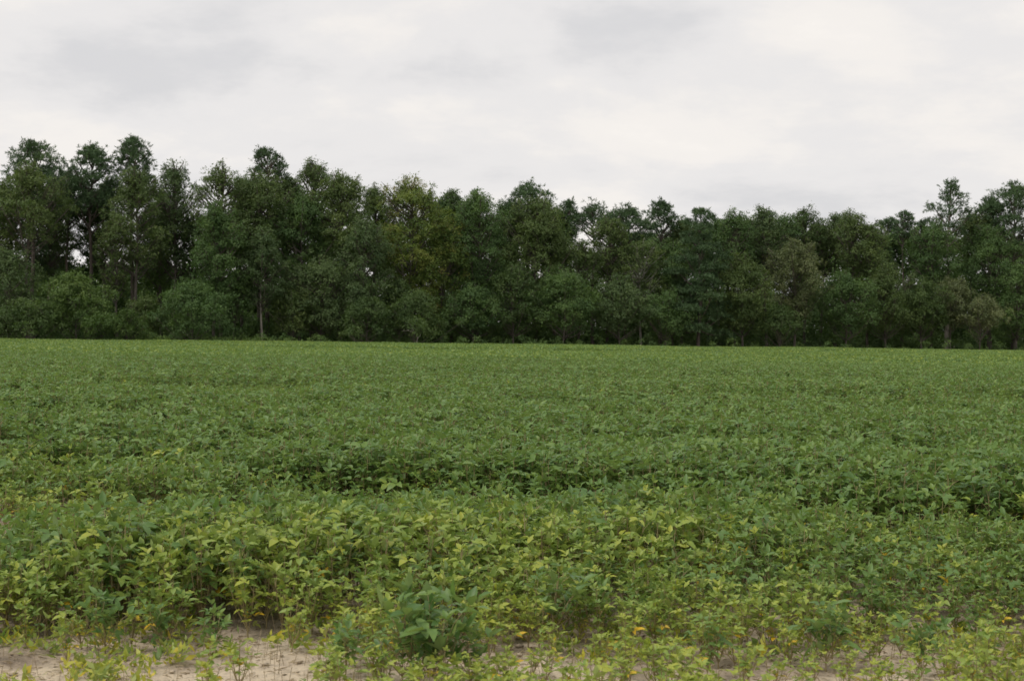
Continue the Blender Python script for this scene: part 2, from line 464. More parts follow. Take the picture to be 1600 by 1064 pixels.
    for c, r in lobes:
        q = math.hypot(c[0] - tx(c[2]), c[1] - ty(c[2]))
        zb = max((0.15 if form != 'bush' else 0.03) * H, c[2] - q * g.uniform(0.5, 1.0) - 0.2)
        s = np.array([tx(zb), ty(zb), zb]); e = c + np.array([0, 0, r * 0.2])
        mid = s * 0.5 + e * 0.5 + np.array([0, 0, -0.10 * q])
        J.add(*tube([s, mid, e, e + (e - mid) * 0.35], [tr * 0.42, tr * 0.30, tr * 0.17, tr * 0.05], 4))
        for _ in range(2):
            d = rand_dir(g, 1)[0] * r * 0.9
            J.add(*tube([mid * 0.4 + e * 0.6, e + d * 0.5, e + d], [tr * 0.16, tr * 0.10, tr * 0.03], 3))
    V, Q = J.get()
    obj('limbs', mesh_np(name + '_limbs', V, Q, [BARK_GREY if bark in (BARK_PALE, BARK_DEAD) and 'limbs' not in label else bark], smooth=True), trunk)
    return root

# x of the foot, top y, half width, crown bottom y (all read off the photograph), row in the wood, tone, form, label, extras
T = []
def tree(x, top, hw, bot, row, tone, form, label, **kw):
    T.append((x, top, hw, bot, row, tone, form, label, kw))
# --- second rank that closes the skyline
tree(376, 270, 32, 400, 2, 'green', 'round', 'green treetop closing the gap between thin leaved hardwood and pine tuft')
tree(447, 266, 32, 400, 2, 'olive', 'round', 'olive treetop between pine tuft and spiky hardwood')
tree(584, 284, 30, 420, 2, 'olive', 'round', 'olive treetop tucked against the left side of the yellowing tree')
tree(690, 305, 28, 420, 2, 'green', 'round', 'green treetop tucked behind the right side of the yellowing tree')
tree(722, 308, 26, 430, 2, 'olive', 'round', 'olive treetop left of the fine leaved hardwood')
tree(788, 312, 28, 430, 2, 'green', 'round', 'green treetop between fine leaved hardwood and middle pine')
tree(866, 320, 30, 430, 2, 'green', 'round', 'green treetop behind the right side of the olive brown dome')
tree(1064, 338, 28, 430, 2, 'olive', 'round', 'olive treetop between pine knob and layered pine')
tree(1122, 336, 26, 430, 2, 'green', 'round', 'green treetop against the right side of the layered pine')
tree(1172, 336, 26, 430, 2, 'olive', 'round', 'olive treetop between the two rounded trees right of the layered pine')
tree(1284, 345, 26, 430, 2, 'olive', 'round', 'olive treetop right of the tree with several upright points')
# --- tall wood at the left
tree(75, 285, 44, 420, 3, 'sage', 'round', 'grey green hardwood filling the gap behind the leftmost pines', dens=0.7)
tree(160, 275, 46, 420, 3, 'deep', 'round', 'dark hardwood behind the twin topped pine', dens=0.7)
tree(250, 290, 44, 440, 3, 'green', 'round', 'mid green hardwood behind the lumpy sloping one', dens=0.7)
tree(300, 330, 30, 450, 2, 'green', 'slim', 'slim green tree standing in the sky gap', dens=0.8)
tree(15, 300, 44, 430, 3, 'pine', 'pine', 'dark pine mass behind the left edge hardwoods', sparse=0.8)
tree(50, 219, 44, 330, 2, 'pine', 'pine', 'tall dark pine with broad domed top at the far left of the wood')
tree(140, 226, 38, 345, 2, 'pine', 'pine', 'tall dark pine with twin rounded tops, second from the left', sparse=1.1)
tree(205, 213, 33, 330, 2, 'pine', 'pine', 'tallest pine of the wood with a ragged narrow top')
tree(105, 268, 40, 350, 3, 'pine', 'pine', 'dark pine with bare lower trunk between the first two domed pines', sparse=0.8)
tree(42, 254, 60, 385, 1, 'olive', 'round', 'tall olive green hardwood below the leftmost domed pine', dens=0.8)
tree(-25, 262, 55, 420, 1, 'olive', 'round', 'olive green hardwood cut by the left edge of the picture', dens=0.85)
tree(212, 262, 50, 425, 1, 'olive', 'round', 'tall olive green hardwood in front of the tallest pine', dens=0.75)
tree(272, 248, 42, 425, 2, 'sage', 'round', 'grey green hardwood with lumpy sloping top beside the sky gap', dens=0.75)
tree(165, 330, 30, 425, 3, 'pine', 'pine', 'slender pine with leaning pale trunk inside the open wood', sparse=0.6, bark=BARK_PALE, lean=(-1.0, 0))
tree(245, 320, 30, 440, 4, 'pine', 'pine', 'thin dark trunked pine deep in the open wood', sparse=0.6)
tree(85, 330, 28, 430, 4, 'pine', 'pine', 'thin pine deep in the wood behind the leftmost bushes', sparse=0.6)
tree(12, 385, 48, 505, 0, 'sage', 'round', 'grey olive understory tree at the left edge of the wood', dens=0.8)
tree(182, 330, 26, 470, 1, 'olive', 'slim', 'slender olive sapling standing before the open trunks', dens=0.6)
tree(120, 426, 66, 528, -1, 'bright', 'bush', 'broad bright green shrubby tree bulging out at the field edge')
tree(45, 468, 52, 528, -1, 'deep', 'bush', 'low blue green bush left of the bright shrubby tree')
tree(-15, 482, 40, 528, -1, 'deep', 'bush', 'low dark bush at the very left end of the field edge')
tree(196, 484, 27, 529, -1, 'bright', 'bush', 'small vivid green bush beside the broad bright shrub')
tree(228, 462, 30, 528, 0, 'olive', 'bush', 'low olive bush between the vivid green bush and the dark rounded tree')
tree(300, 438, 58, 529, -1, 'green', 'bush', 'dark olive rounded low tree left of the pale trunk')
tree(346, 254, 36, 400, 1, 'olive', 'slim', 'tall thin leaved hardwood just right of the sky gap', dens=0.75)
tree(336, 312, 44, 490, 0, 'green', 'round', 'mid green hardwood with low hanging foliage beside the sky gap')
tree(366, 430, 26, 500, 0, 'green', 'slim', 'small light green sapling above the dark rounded low tree')
tree(416, 232, 25, 282, 2, 'pine', 'pine', 'single round pine tuft rising above the olive hardwoods', sparse=0.9)
tree(404, 258, 52, 425, 1, 'olive', 'round', 'olive hardwood right under the single pine tuft')
tree(408, 356, 36, 482, 0, 'sage', 'round', 'hardwood with pale bare trunk showing at the field edge', bark=BARK_DEAD)
tree(487, 249, 28, 330, 2, 'olive', 'slim', 'spiky topped olive hardwood, tallest between pine tuft and yellowing tree')
tree(531, 259, 50, 450, 1, 'olive', 'round', 'broad olive hardwood with sloping right shoulder beside the yellowing tree')
tree(470, 292, 50, 470, 1, 'green', 'round', 'mid green hardwood in front of the spiky topped olive one')
tree(500, 398, 62, 524, 0, 'sage', 'round', 'low sage green tree with hanging boughs near the dark bushes')
tree(456, 440, 40, 526, 0, 'olive', 'round', 'low olive tree just right of the pale bare trunk')
tree(642, 273, 62, 470, 1, 'yellow', 'round', 'broad yellowing green tree with russet patches, brightest of the wood')
tree(690, 345, 34, 520, 0.6, 'yellow', 'round', 'yellowish russet flank tree right under the yellowing crown')
tree(566, 335, 44, 500, 0, 'sage', 'round', 'grey green tree with bare twigs left of the yellowing tree', dens=0.85)
tree(575, 464, 36, 531, -1, 'deep', 'bush', 'dense deep green round bush at the field edge below the yellowing tree')
tree(648, 454, 48, 532, -1, 'deep', 'bush', 'larger blue green bush behind the bare dead branch')
tree(622, 430, 30, 520, 0, 'deep', 'round', 'dark blue green young tree above the two deep green bushes')
tree(704, 295, 13, 350, 2, 'sage', 'slim', 'little pointed treetop right of the yellowing tree')
tree(746, 293, 46, 460, 1, 'green', 'round', 'fine leaved green hardwood with pointed bumpy top beside the yellowing tree')
tree(740, 440, 48, 526, 0, 'green', 'round', 'low green tree under the fine leaved hardwood')
tree(822, 288, 42, 380, 2, 'pine', 'pine', 'dark round topped pine in the middle of the tree line')
tree(884, 313, 20, 380, 2, 'pine', 'pine', 'small dark pine shoulder beside the middle olive dome')
tree(836, 301, 58, 480, 1, 'olive', 'round', 'big olive brown domed hardwood before the middle pine')
tree(800, 410, 44, 524, 0, 'deep', 'round', 'dark green understory tree below the olive brown dome')
tree(925, 322, 34, 362, 3, 'pine', 'pine', 'flat topped dark pine over the speckled sky holes', flat=0.5)
tree(978, 322, 38, 385, 2, 'pine', 'pine', 'broad flat dark pine with long level top', flat=0.5)
tree(950, 334, 28, 440, 1, 'olive', 'slim', 'narrow olive gold hardwood beside the speckled sky holes')
tree(905, 370, 34, 470, 1, 'olive', 'round', 'thin olive hardwood below the speckled sky holes', dens=0.65)
tree(880, 415, 58, 526, 0, 'green', 'round', 'wide low green tree in the middle of the wood edge')
tree(1030, 313, 24, 375, 2, 'pine', 'pine', 'compact dark pine knob rising above the level pines')
tree(1000, 372, 44, 470, 1, 'olive', 'round', 'olive hardwood with long pale bare limbs', bark=BARK_PALE, dens=0.7)
tree(968, 432, 54, 526, 0, 'sage', 'round', 'low sage green tree under the long bare limbs')
tree(1052, 372, 40, 470, 1, 'green', 'round', 'green hardwood between the bare limbs and the layered pine')
tree(1092, 322, 48, 530, 0, 'pine', 'fullpine', 'layered pine clothed with level boughs down to the field')
tree(1040, 450, 46, 530, 0, 'green', 'round', 'low green tree at the foot of the layered pine')
tree(1146, 326, 27, 430, 1, 'green', 'slim', 'upright rounded green tree just right of the layered pine')
tree(1196, 320, 32, 430, 1, 'sage', 'round', 'rounded grey green treetop, second right of the layered pine')
tree(1160, 395, 50, 526, 0, 'olive', 'round', 'brown flecked green tree between layered pine and brownish tree')
tree(1258, 322, 29, 420, 2, 'deep', 'slim', 'dark green tree with several upright points behind the brownish tree')
tree(1222, 330, 28, 420, 1.5, 'green', 'round', 'green rounded tree just behind the brownish tree')
tree(1242, 368, 46, 505, 0, 'brown', 'round', 'brownish grey tree with seedy clumps standing out of the wood edge')
tree(1218, 480, 38, 530, -0.5, 'deep', 'bush', 'low dark green bush at the foot of the brownish tree')
tree(1303, 331, 20, 400, 2, 'sage', 'slim', 'thin pale feathery treetop right of the brownish tree', dens=0.55)
tree(1330, 327, 27, 430, 1, 'olive', 'slim', 'pointed olive treetop with visible stem')
tree(1356, 345, 38, 450, 1, 'olive', 'round', 'bronze olive hardwood beside the pointed olive top')
tree(1410, 331, 17, 378, 2, 'pine', 'pine', 'small pine head on a bare trunk above the olive trees', sparse=0.8)
tree(1384, 340, 25, 420, 3, 'pine', 'pine', 'dark pine behind the small bare trunked pine head')
tree(1436, 346, 16, 420, 3, 'pine', 'pine', 'low dark pine right of the small pine head')
tree(1320, 420, 46, 524, 0, 'green', 'round', 'low dark green tree right of the brownish tree')
tree(1382, 412, 50, 526, 0, 'olive', 'round', 'spreading olive tree with light boughs over the dark wood edge')
tree(1440, 430, 46, 528, 0, 'deep', 'round', 'dark green low tree before the tall ragged pine')
tree(1480, 284, 29, 372, 1.5, 'pine', 'pine', 'tall ragged pine with open top and long bare pale trunk', sparse=0.62, bark=BARK_DEAD, dens=0.62, flat=0.45)
tree(1456, 345, 42, 450, 1, 'green', 'round', 'green hardwood left of the tall ragged pine')
tree(1516, 325, 32, 430, 2, 'olive', 'round', 'olive treetop between the ragged pine and the domed right pine')
tree(1582, 285, 42, 400, 1.5, 'pine', 'pine', 'large dark domed pine at the right end of the wood')
tree(1545, 308, 22, 390, 2, 'pine', 'pine', 'dark pine shoulder left of the domed right pine')
tree(1545, 350, 48, 480, 1, 'green', 'round', 'broad green hardwood under the domed right pine')
tree(1486, 432, 33, 515, 0, 'brown', 'round', 'sage brown flowering shrub tree below the ragged pine')
tree(1532, 458, 36, 520, -0.5, 'brown', 'round', 'second sage brown shrub tree, lower and further right')
tree(1588, 405, 44, 530, 0, 'green', 'round', 'dark green tree at the right edge of the wood')
tree(1640, 320, 50, 500, 1, 'olive', 'round', 'olive hardwood cut by the right edge of the picture')

ROWD = 4.6
hz = lambda x: 532 - 9.5 + (x - 800) * math.tan(ROLL)
ntri = 0
for i, (x, top, hw, bot, row, tone, form, label, kw) in enumerate(T):
    # depth of the edge along this sight line, then the tree's row behind it
    s = (x - 800) / FPX
    Y = 148.0 / (1 - 0.30 * s) + row * ROWD + (i * 37 % 10) * 0.12
    X = at_depth(x, hz(x), Y).x
    ztop = at_depth(x, top, Y).z
    zbot = max(0.1 if form == 'bush' else 0.9, at_depth(x, bot, Y).z)
    rad = hw * Y / FPX * 1.20
    name = {'pine': 'pine_tree', 'fullpine': 'pine_tree', 'bush': 'bush'}.get(form, 'hardwood_tree')
    cat = {'pine_tree': 'pine tree', 'bush': 'bush', 'hardwood_tree': 'tree'}[name]
    make_tree(name, label, cat, (X, Y, 0.03), ztop, zbot, rad, tone, form, 100 + i, **kw)

# the wood behind, too deep and dark to tell its trees apart: one mass
g = np.random.default_rng(5)
Vs, Qs, Ts, nv = [], [], [], 0
prof = [(-400, 400), (0, 402), (150, 410), (300, 418), (330, 345), (420, 310), (560, 312), (720, 328), (830, 325), (870, 350), (890, 392), (945, 392), (970, 356), (1100, 350), (1250, 356), (1400, 368), (1480, 362), (1600, 330), (2000, 330)]
px_, py_ = zip(*prof)
cells = []
for cxp in np.arange(-350, 1950, 21.0):
    for lv in range(10):
        cells.append((cxp + g.uniform(-10, 10), lv))
for x, lv in cells:
    s = (x - 800) / FPX
    Y = 148.0 / (1 - 0.30 * s) + ROWD * 2.9 + g.random() * (14 + 20 * (lv > 2))
    topz = at_depth(x, float(np.interp(x, px_, py_)) + g.uniform(0, 12), Y).z
    r = g.uniform(1.2, 1.9)
    z = 0.6 + lv * 1.55 + g.uniform(-0.5, 0.5)
    if z > topz - r * 0.7:
        if z > topz + 0.6:
            continue
        z = topz - r * 0.7
    c = np.array([at_depth(x, hz(x), Y).x, Y, z])
    V, Q, Tn = lobe_leaves(g, c, r, 430, 'leaf', 0.44)
    Vs.append(V); Qs.append(Q + nv); Ts.append(Tn + 0.12 * g.normal()); nv += len(V)
for cxp in np.arange(-380, 1980, 24.0):
    for lv in range(5):
        x = cxp + g.uniform(-12, 12); s = (x - 800) / FPX
        Y = 148.0 / (1 - 0.30 * s) + ROWD * 2.9 + 40 + g.random() * 14
        c = np.array([at_depth(x, hz(x), Y).x, Y, 0.5 + lv * 1.5 + g.uniform(-0.4, 0.4)])
        V, Q, Tn = lobe_leaves(g, c, g.uniform(1.4, 2.0), 260, 'leaf', 0.6)
        Vs.append(V); Qs.append(Q + nv); Ts.append(Tn + 0.12 * g.normal()); nv += len(V)
obj('deep_woods', mesh_np('deep_woods', np.concatenate(Vs), np.concatenate(Qs), [TREE_MATS['green']], tint=np.clip(np.concatenate(Ts), 0, 1)),
    kind='stuff', label='dense dark wood behind the front trees', category='woodland')
# understory thicket just inside the edge
Vs, Qs, Ts, nv = [], [], [], 0
for i in range(420):
    x = g.uniform(-120, 1720); s = (x - 800) / FPX
    Y = 148.0 / (1 - 0.30 * s) + g.uniform(2.0, 12.0)
    r = g.uniform(0.5, 1.15)
    c = np.array([at_depth(x, hz(x), Y).x, Y, g.uniform(0.2, 2.6)])
    V, Q, Tn = lobe_leaves(g, c, r, 130, 'leaf', 0.26)
    Vs.append(V); Qs.append(Q + nv); Ts.append(Tn + 0.12 * g.normal()); nv += len(V)
for i in range(190):
    x = g.uniform(-100, 760) if i % 3 else g.uniform(760, 1700)
    s = (x - 800) / FPX
    Y = 148.0 / (1 - 0.30 * s) + g.uniform(-4.5, -1.5)
    r = g.uniform(0.25, 0.6)
    c = np.array([at_depth(x, hz(x), Y).x, Y, g.uniform(0.3, 1.15)])
    V, Q, Tn = lobe_leaves(g, c, r, 90, 'leaf', 0.17)
    Vs.append(V); Qs.append(Q + nv); Ts.append(Tn + 0.16 + 0.2 * g.normal()); nv += len(V)
obj('undergrowth', mesh_np('undergrowth', np.concatenate(Vs), np.concatenate(Qs), [TREE_MATS['green']], tint=np.clip(np.concatenate(Ts), 0, 1)),
    kind='stuff', label='tangled undergrowth in the shade along the wood edge', category='undergrowth')

# dead branch and weeds at the field edge
def edge_point(x, off):
    s = (x - 800) / FPX
    Y = 148.0 / (1 - 0.30 * s) + off
    return at_depth(x, hz(x), Y).x, Y
X, Y = edge_point(652, -7.5)
root = obj('dead_branch', None, loc=(X, Y, 0), label='bare pale dead branch leaning up from the field edge', category='branch')
V, Q = tube([(0, 0, 0), (-0.05, 0, 0.7), (0.06, 0, 1.3), (-0.35, 0.1, 1.9), (-0.75, 0.1, 2.6)], [0.05, 0.045, 0.04, 0.03, 0.014], 6)
obj('stem', mesh_np('dead_stem', V, Q, [BARK_DEAD], smooth=True), root)
for a, b, c2 in (((-0.3, 0.1, 1.8), (-0.9, 0, 1.95), (-1.5, 0.1, 1.9)), ((0.03, 0, 1.2), (0.3, 0, 1.5), (0.42, 0, 1.9)), ((-0.05, 0, .6), (-.6, 0, .75), (-1.2, .1, .5))):
    V, Q = tube([a, b, c2], [0.028, 0.022, 0.01], 5)
    obj('twig', mesh_np('dead_twig', V, Q, [BARK_DEAD], smooth=True), root)
for x, w, h, lb in ((384, 22, 0.95, 'patch of yellow green weeds by the pale trunk'), (425, 26, 0.9, 'low yellow green weeds right of the pale trunk'), (330, 30, 0.8, 'low dull green weeds below the dark rounded tree'), (245, 26, 0.8, 'low weeds in front of the vivid green bush')):
    X, Y = edge_point(x, -5.5)
    g2 = np.random.default_rng(int(x)); Vs, Qs, Ts, nv = [], [], [], 0
    for k in range(7):
        V, Q, Tn = lobe_leaves(g2, np.array([g2.uniform(-1, 1) * w * Y / FPX, g2.uniform(-.6, .6), h * g2.uniform(.5, 1.0)]), 0.34, 60, 'leaf', 0.16)
        Vs.append(V); Qs.append(Q + nv); Ts.append(Tn + 0.15); nv += len(V)
    r0 = obj('weed_patch', None, loc=(X, Y, 0), label=lb, category='weeds')
    obj('foliage', mesh_np('weed_foliage', np.concatenate(Vs), np.concatenate(Qs), [TREE_MATS['bright']], tint=np.clip(np.concatenate(Ts), 0, 1)), r0, kind='stuff')
    J = Join()
    for k in range(12):
        xx, yy = g2.uniform(-1, 1) * w * Y / FPX, g2.uniform(-.6, .6)
        J.add(*tube([(xx, yy, 0), (xx + .05, yy, h * .5), (xx + .1, yy, h)], [.012, .01, .004], 3))
    V, Q = J.get(); obj('stems', mesh_np('weed_stems', V, Q, [STEM]), r0, kind='stuff')

# ------------------------------------------------------------------ soybean plants
def leaflet(ln, w, fold, curve):
    """Ovate leaflet along +Y from the origin -> (V 8x3, tris, quads)."""
    ctr = [(0, 0, 0), (0, 0.34 * ln, 0), (0, 0.68 * ln, 0), (0, ln, 0)]
    s = [(0.46 * w, 0.26 * ln, fold * w), (0.40 * w, 0.60 * ln, fold * w * 0.8)]
    V = np.array(ctr + [(a, b, c) for a, b, c in s] + [(-a, b, c) for a, b, c in s], float)
    V[:, 2] -= curve * ln * (V[:, 1] / ln) ** 2
    Tt = [(0, 4, 1), (0, 1, 6), (5, 3, 2), (7, 2, 3)]
    Qd = [(1, 4, 5, 2), (1, 2, 7, 6)]
    return V, np.array(Tt), np.array(Qd)

def rotm(axis, a):
    return np.array(Matrix.Rotation(a, 3, axis))

def trifoliate(seed, pet=0.12, ln=0.088):
    """One soybean leaf: petiole and three leaflets -> V, tris, quads, is_petiole per quad."""
    g = np.random.default_rng(seed)
    ang = RAD(g.uniform(40, 66))
    end = np.array([0, math.cos(ang), math.sin(ang)]) * pet
    V0, Q0 = tube([(0, 0, 0), end * 0.5 + [0, -0.006, 0.008], end], [0.0028, 0.0022, 0.0016], 3)
    Vs, Ts, Qs, n = [V0], [], [Q0], len(V0)
    npet = len(Q0)
    pitch = RAD(g.uniform(-8, 55))
    for k, (az, sc) in enumerate(((0, 1.12), (68, 1.0), (-68, 1.0))):
        V, Tt, Qd = leaflet(ln * sc * g.uniform(0.9, 1.1), ln * sc * 0.54 * g.uniform(0.88, 1.12), g.uniform(0.02, 0.34), g.uniform(-0.12, 0.60))
        V = V @ rotm('Y', RAD(g.uniform(-28, 28))).T
        V = V @ rotm('X', pitch + RAD(g.uniform(-26, 26))).T
        V = V @ rotm('Z', RAD(az + g.uniform(-14, 14))).T
        V = V + end + (np.array([0, 0.022, 0.006]) if k == 0 else 0)
        Vs.append(V); Ts.append(Tt + n); Qs.append(Qd + n); n += len(V)
    return np.concatenate(Vs), np.concatenate(Ts), np.concatenate(Qs), npet

NSHAPE, TINTS = 10, (0.10, 0.24, 0.38, 0.54, 0.97)
SHAPES = [trifoliate(40 + k) for k in range(NSHAPE)]
LEAF = {}
def leaf_mesh(shape, ti):
    if (shape, ti) not in LEAF:
        V, Tt, Qd, npet = SHAPES[shape]
        mi = np.zeros(len(Tt) + len(Qd), int); mi[len(Tt):len(Tt) + npet] = 1
        LEAF[shape, ti] = mesh_np('soybean_leaf', V, [Tt, Qd], [SOY, STEM], tint=np.full(len(mi), TINTS[ti]), matidx=mi)
    return LEAF[shape, ti]

def pick_tint(g, yel):
    """yel 0 (deep green plant) .. 1 (yellowing plant)."""
    if g.random() < 0.09 * max(0, yel - 0.25):
        return 4
    return int(np.clip(round(g.normal(0.35 + 2.3 * yel, 0.50)), 0, 3))

def plant_layout(seed, H, spread, nleaf, yel, lsc=1.0):
    g = np.random.default_rng(seed)
    nb = 1 if nleaf < 10 else 3 if nleaf < 20 else 5 if nleaf < 60 else 9
    J = Join(); leaves = []
    lean = g.normal(size=2) * 0.05 * H
    per = max(3, nleaf // nb)
    for b in range(nb):
        a0 = b * 2 * math.pi / max(1, nb - 1) + g.uniform(-.5, .5)
        hb = H * (1.0 if b == 0 else g.uniform(0.62, 0.92)) * 0.84
        off = 0 if b == 0 else spread * g.uniform(0.45, 0.9)
        z0 = 0 if b == 0 else H * 0.12
        tip = np.array([lean[0] + off * math.cos(a0), lean[1] + off * math.sin(a0), hb])
        pts = [np.array([lean[0] * .05, lean[1] * .05, z0]), np.array([tip[0] * 0.62, tip[1] * 0.62, z0 + (hb - z0) * 0.45]), tip]
        J.add(*tube(pts, np.array([0.0045, 0.0035, 0.002]) * (1 if b == 0 else .75), 4))
        for k in range(per):
            u = 1 - (k + g.uniform(0, .6)) / per * 0.90
            q = pts[0] * (1 - u) ** 2 + 2 * pts[1] * u * (1 - u) + pts[2] * u * u
            yaw = k * 2.4 + b * 1.7 + g.uniform(-.6, .6)
            tilt = RAD(g.normal(4, 16)) + (RAD(12) if u > 0.85 else 0)
            sc = lsc * g.uniform(0.6, 1.3) * (0.72 if u > 0.93 else 1.0) * (0.8 if u < 0.35 else 1.0)
            M = Matrix.Translation(Vector(q)) @ Matrix.Rotation(RAD(g.normal(4, 10)), 4, 'Y') @ Matrix.Rotation(yaw, 4, 'Z') @ Matrix.Rotation(tilt, 4, 'X') @ Matrix.Scale(sc, 4)
            ti = pick_tint(g, yel + (0.12 if u < 0.4 else 0))
            if ti == 4 and u > 0.6:
                ti = 3
            leaves.append((M, int(g.integers(NSHAPE)), ti))
    return J.get(), leaves

def foliage_arrays(leaves):
    Vs, Ts, Qs, tT, tQ, mQ, n = [], [], [], [], [], [], 0
    for M, sh, ti in leaves:
        V, Tt, Qd, npet = SHAPES[sh]
        A = np.array(M)
        Vs.append(V @ A[:3, :3].T + A[:3, 3]); Ts.append(Tt + n); Qs.append(Qd + n); n += len(V)
        tT.append(np.full(len(Tt), TINTS[ti])); tQ.append(np.full(len(Qd), TINTS[ti]))
        mq = np.zeros(len(Qd), int); mq[:npet] = 1; mQ.append(mq)
    tT, tQ, mQ = map(np.concatenate, (tT, tQ, mQ))
    return np.concatenate(Vs), np.concatenate(Ts), np.concatenate(Qs), np.concatenate([tT, tQ]), np.concatenate([np.zeros(len(tT), int), mQ])

# kinds of plant: (height, spread, leaves, yellowness, leaf scale), four variants of each
KINDS = {
    'tall':   (0.74, 0.13, 40, 0.14, 0.84),
    'green':  (0.58, 0.12, 38, 0.34, 0.76),
    'mixed':  (0.48, 0.12, 40, 0.84, 0.58),
    'small':  (0.33, 0.10, 28, 1.05, 0.48),
    'bushy':  (0.42, 0.17, 44, 0.06, 0.82),
    'broad':  (0.46, 0.25, 100, 0.02, 0.86),
}
KN = list(KINDS)
VARIANTS = {}
for ki, k in enumerate(KN):
    for v in range(4):
        H, sp, nl, ye, ls = KINDS[k]
        (SV, SQ), leaves = plant_layout(1000 + ki * 10 + v, H, sp, nl, ye, ls)
        FV, FT, FQ, ft, fm = foliage_arrays(leaves)
        stem_me = mesh_np('soybean_stem', SV, SQ, [STEM])
        fol_me = mesh_np('soybean_foliage', FV, [FT, FQ], [SOY, STEM], tint=ft, matidx=fm)
        n = len(FV)
        whole = mesh_np('soybean_whole', np.concatenate([FV, SV]), [FT, FQ, SQ + n], [SOY, STEM], tint=np.concatenate([ft, np.full(len(SQ), .5)]), matidx=np.concatenate([fm, np.ones(len(SQ), int)]))
        VARIANTS[k, v] = (stem_me, leaves, fol_me, whole)

# how the crop stands: height, yellowness and cover over the field
def bump(x, y, cx, cy, rx, ry):
    return np.exp(-((x - cx) / rx) ** 2 - ((y - cy) / ry) ** 2)
def crop(x, y):
    """-> (height factor 0..1.2, yellowness 0..1, cover 0..1) for a spot on the ground."""
    far = np.clip((y - 9.3 + 0.25 * (x < 0) * -x * 0) / 3.0, 0, 1)
    n1_, n2_ = noise(x + 40, y, 1.7), noise2(x, y + 9, 0.8)
    step = np.clip((y - (11.9 - 0.40 * x + 0.02 * x * x)) / 0.7, 0, 1)     # taller, fully green stand behind the row gap
    h = 0.70 - 0.20 * np.clip((9.6 - y) / 1.8, 0, 1) + 0.10 * (n1_ - .5) + 0.26 * step + 0.20 * (n2_ - 0.5) * (1 - 0.5 * step)
    yel = 0.72 - 0.34 * np.clip((y - 8.2) / 2.4, 0, 1) - 0.30 * step + 0.62 * (n1_ - 0.5) * (1 - step * .8) + 0.25 * (n2_ - 0.5) * (1 - step * .7)
    line = y - (11.9 - 0.40 * x + 0.02 * x * x)                              # the gap itself, broken along its length
    h = h - (0.03 + 0.20 * np.clip((noise(x + 60, y * 0, 0.9) - 0.4) / 0.3, 0, 1)) * np.exp(-((line + 0.25) / 0.42) ** 2)
    cov = 1.0 - 0.25 * (1 - step) * n2_
    # the green clump standing proud at the left front
    c = bump(x, y, -2.4, 8.75, 1.25, 0.75)
    h = h + 0.22 * c; yel = yel - 0.14 * c; cov = cov + 0.3 * c
    # thin yellow spot behind it
    c = bump(x, y, -3.8, 11.0, 1.6, 0.8)
    h = h - 0.20 * c; yel = yel + 0.35 * c; cov = cov - 0.75 * c
    # the ragged front margin: short yellow plants on sand
    edge = 8.05 + 0.35 * (noise(x + 3, y * 0, 1.1) - .5) + 0.15 * np.clip(x, -2, 2) * 0.5
    fr = np.clip((edge - y) / 0.75, 0, 1)
    h = h * (1 - fr) + fr * (0.36 + 0.22 * (n2_ - 0.5)); yel = yel + 0.32 * fr
    cov = cov * (1 - fr) + fr * (0.95 + 0.7 * (n1_ - 0.5))
    sand = np.clip((-0.80 - x) / 0.35, 0, 1) * np.clip((7.95 - y) / 0.25, 0, 1)
    cov = cov * (1 - 0.87 * sand)
    sand2 = bump(x, y, 2.75, 7.75, 0.5, 0.35)
    cov = cov * (1 - 0.85 * sand2)
    return np.clip(h, 0.2, 1.25), np.clip(yel, 0, 1), np.clip(cov, 0, 1.2)

ROW_A = RAD(-9)
def rows_grid(g, y0, y1, wid0, slope, row_sp, in_sp, jit):
    """Plants sown in rows that run across the view at a slight angle."""
    ca, sa = math.cos(ROW_A), math.sin(ROW_A)
    R = y1 * slope + wid0 + 12
    us = np.arange(-R, R, in_sp); vs_ = np.arange(y0 - R * 0.25, y1 + R * 0.25, row_sp)
    U, Vv = np.meshgrid(us, vs_)
    U = U + g.uniform(-.5, .5, U.shape) * in_sp; Vv = Vv + g.normal(size=U.shape) * jit
    x, y = U * ca - Vv * sa, U * sa + Vv * ca
    m_ = (y > y0) & (y < y1) & (np.abs(x) < wid0 + slope * y)
    return x[m_], y[m_]

g = np.random.default_rng(77)
x, y = rows_grid(g, 5.9, 15.0, 1.2, 0.42, 0.28, 0.115, 0.05)
h, ye, cv = crop(x, y)
h = h * (1.0 + (0.18 * (noise(x + 5, y * 2.6, 1.9) - .5) - 0.44 * np.clip((noise2(x * .6 + 3, y * 2.2 + .35 * x, 1.1) - .56) / .18, 0, 1)) * np.clip((y - 9.5) / 2, 0, 1))
keep = g.random(len(x)) < cv
x, y, h, ye = x[keep], y[keep], h[keep], ye[keep]
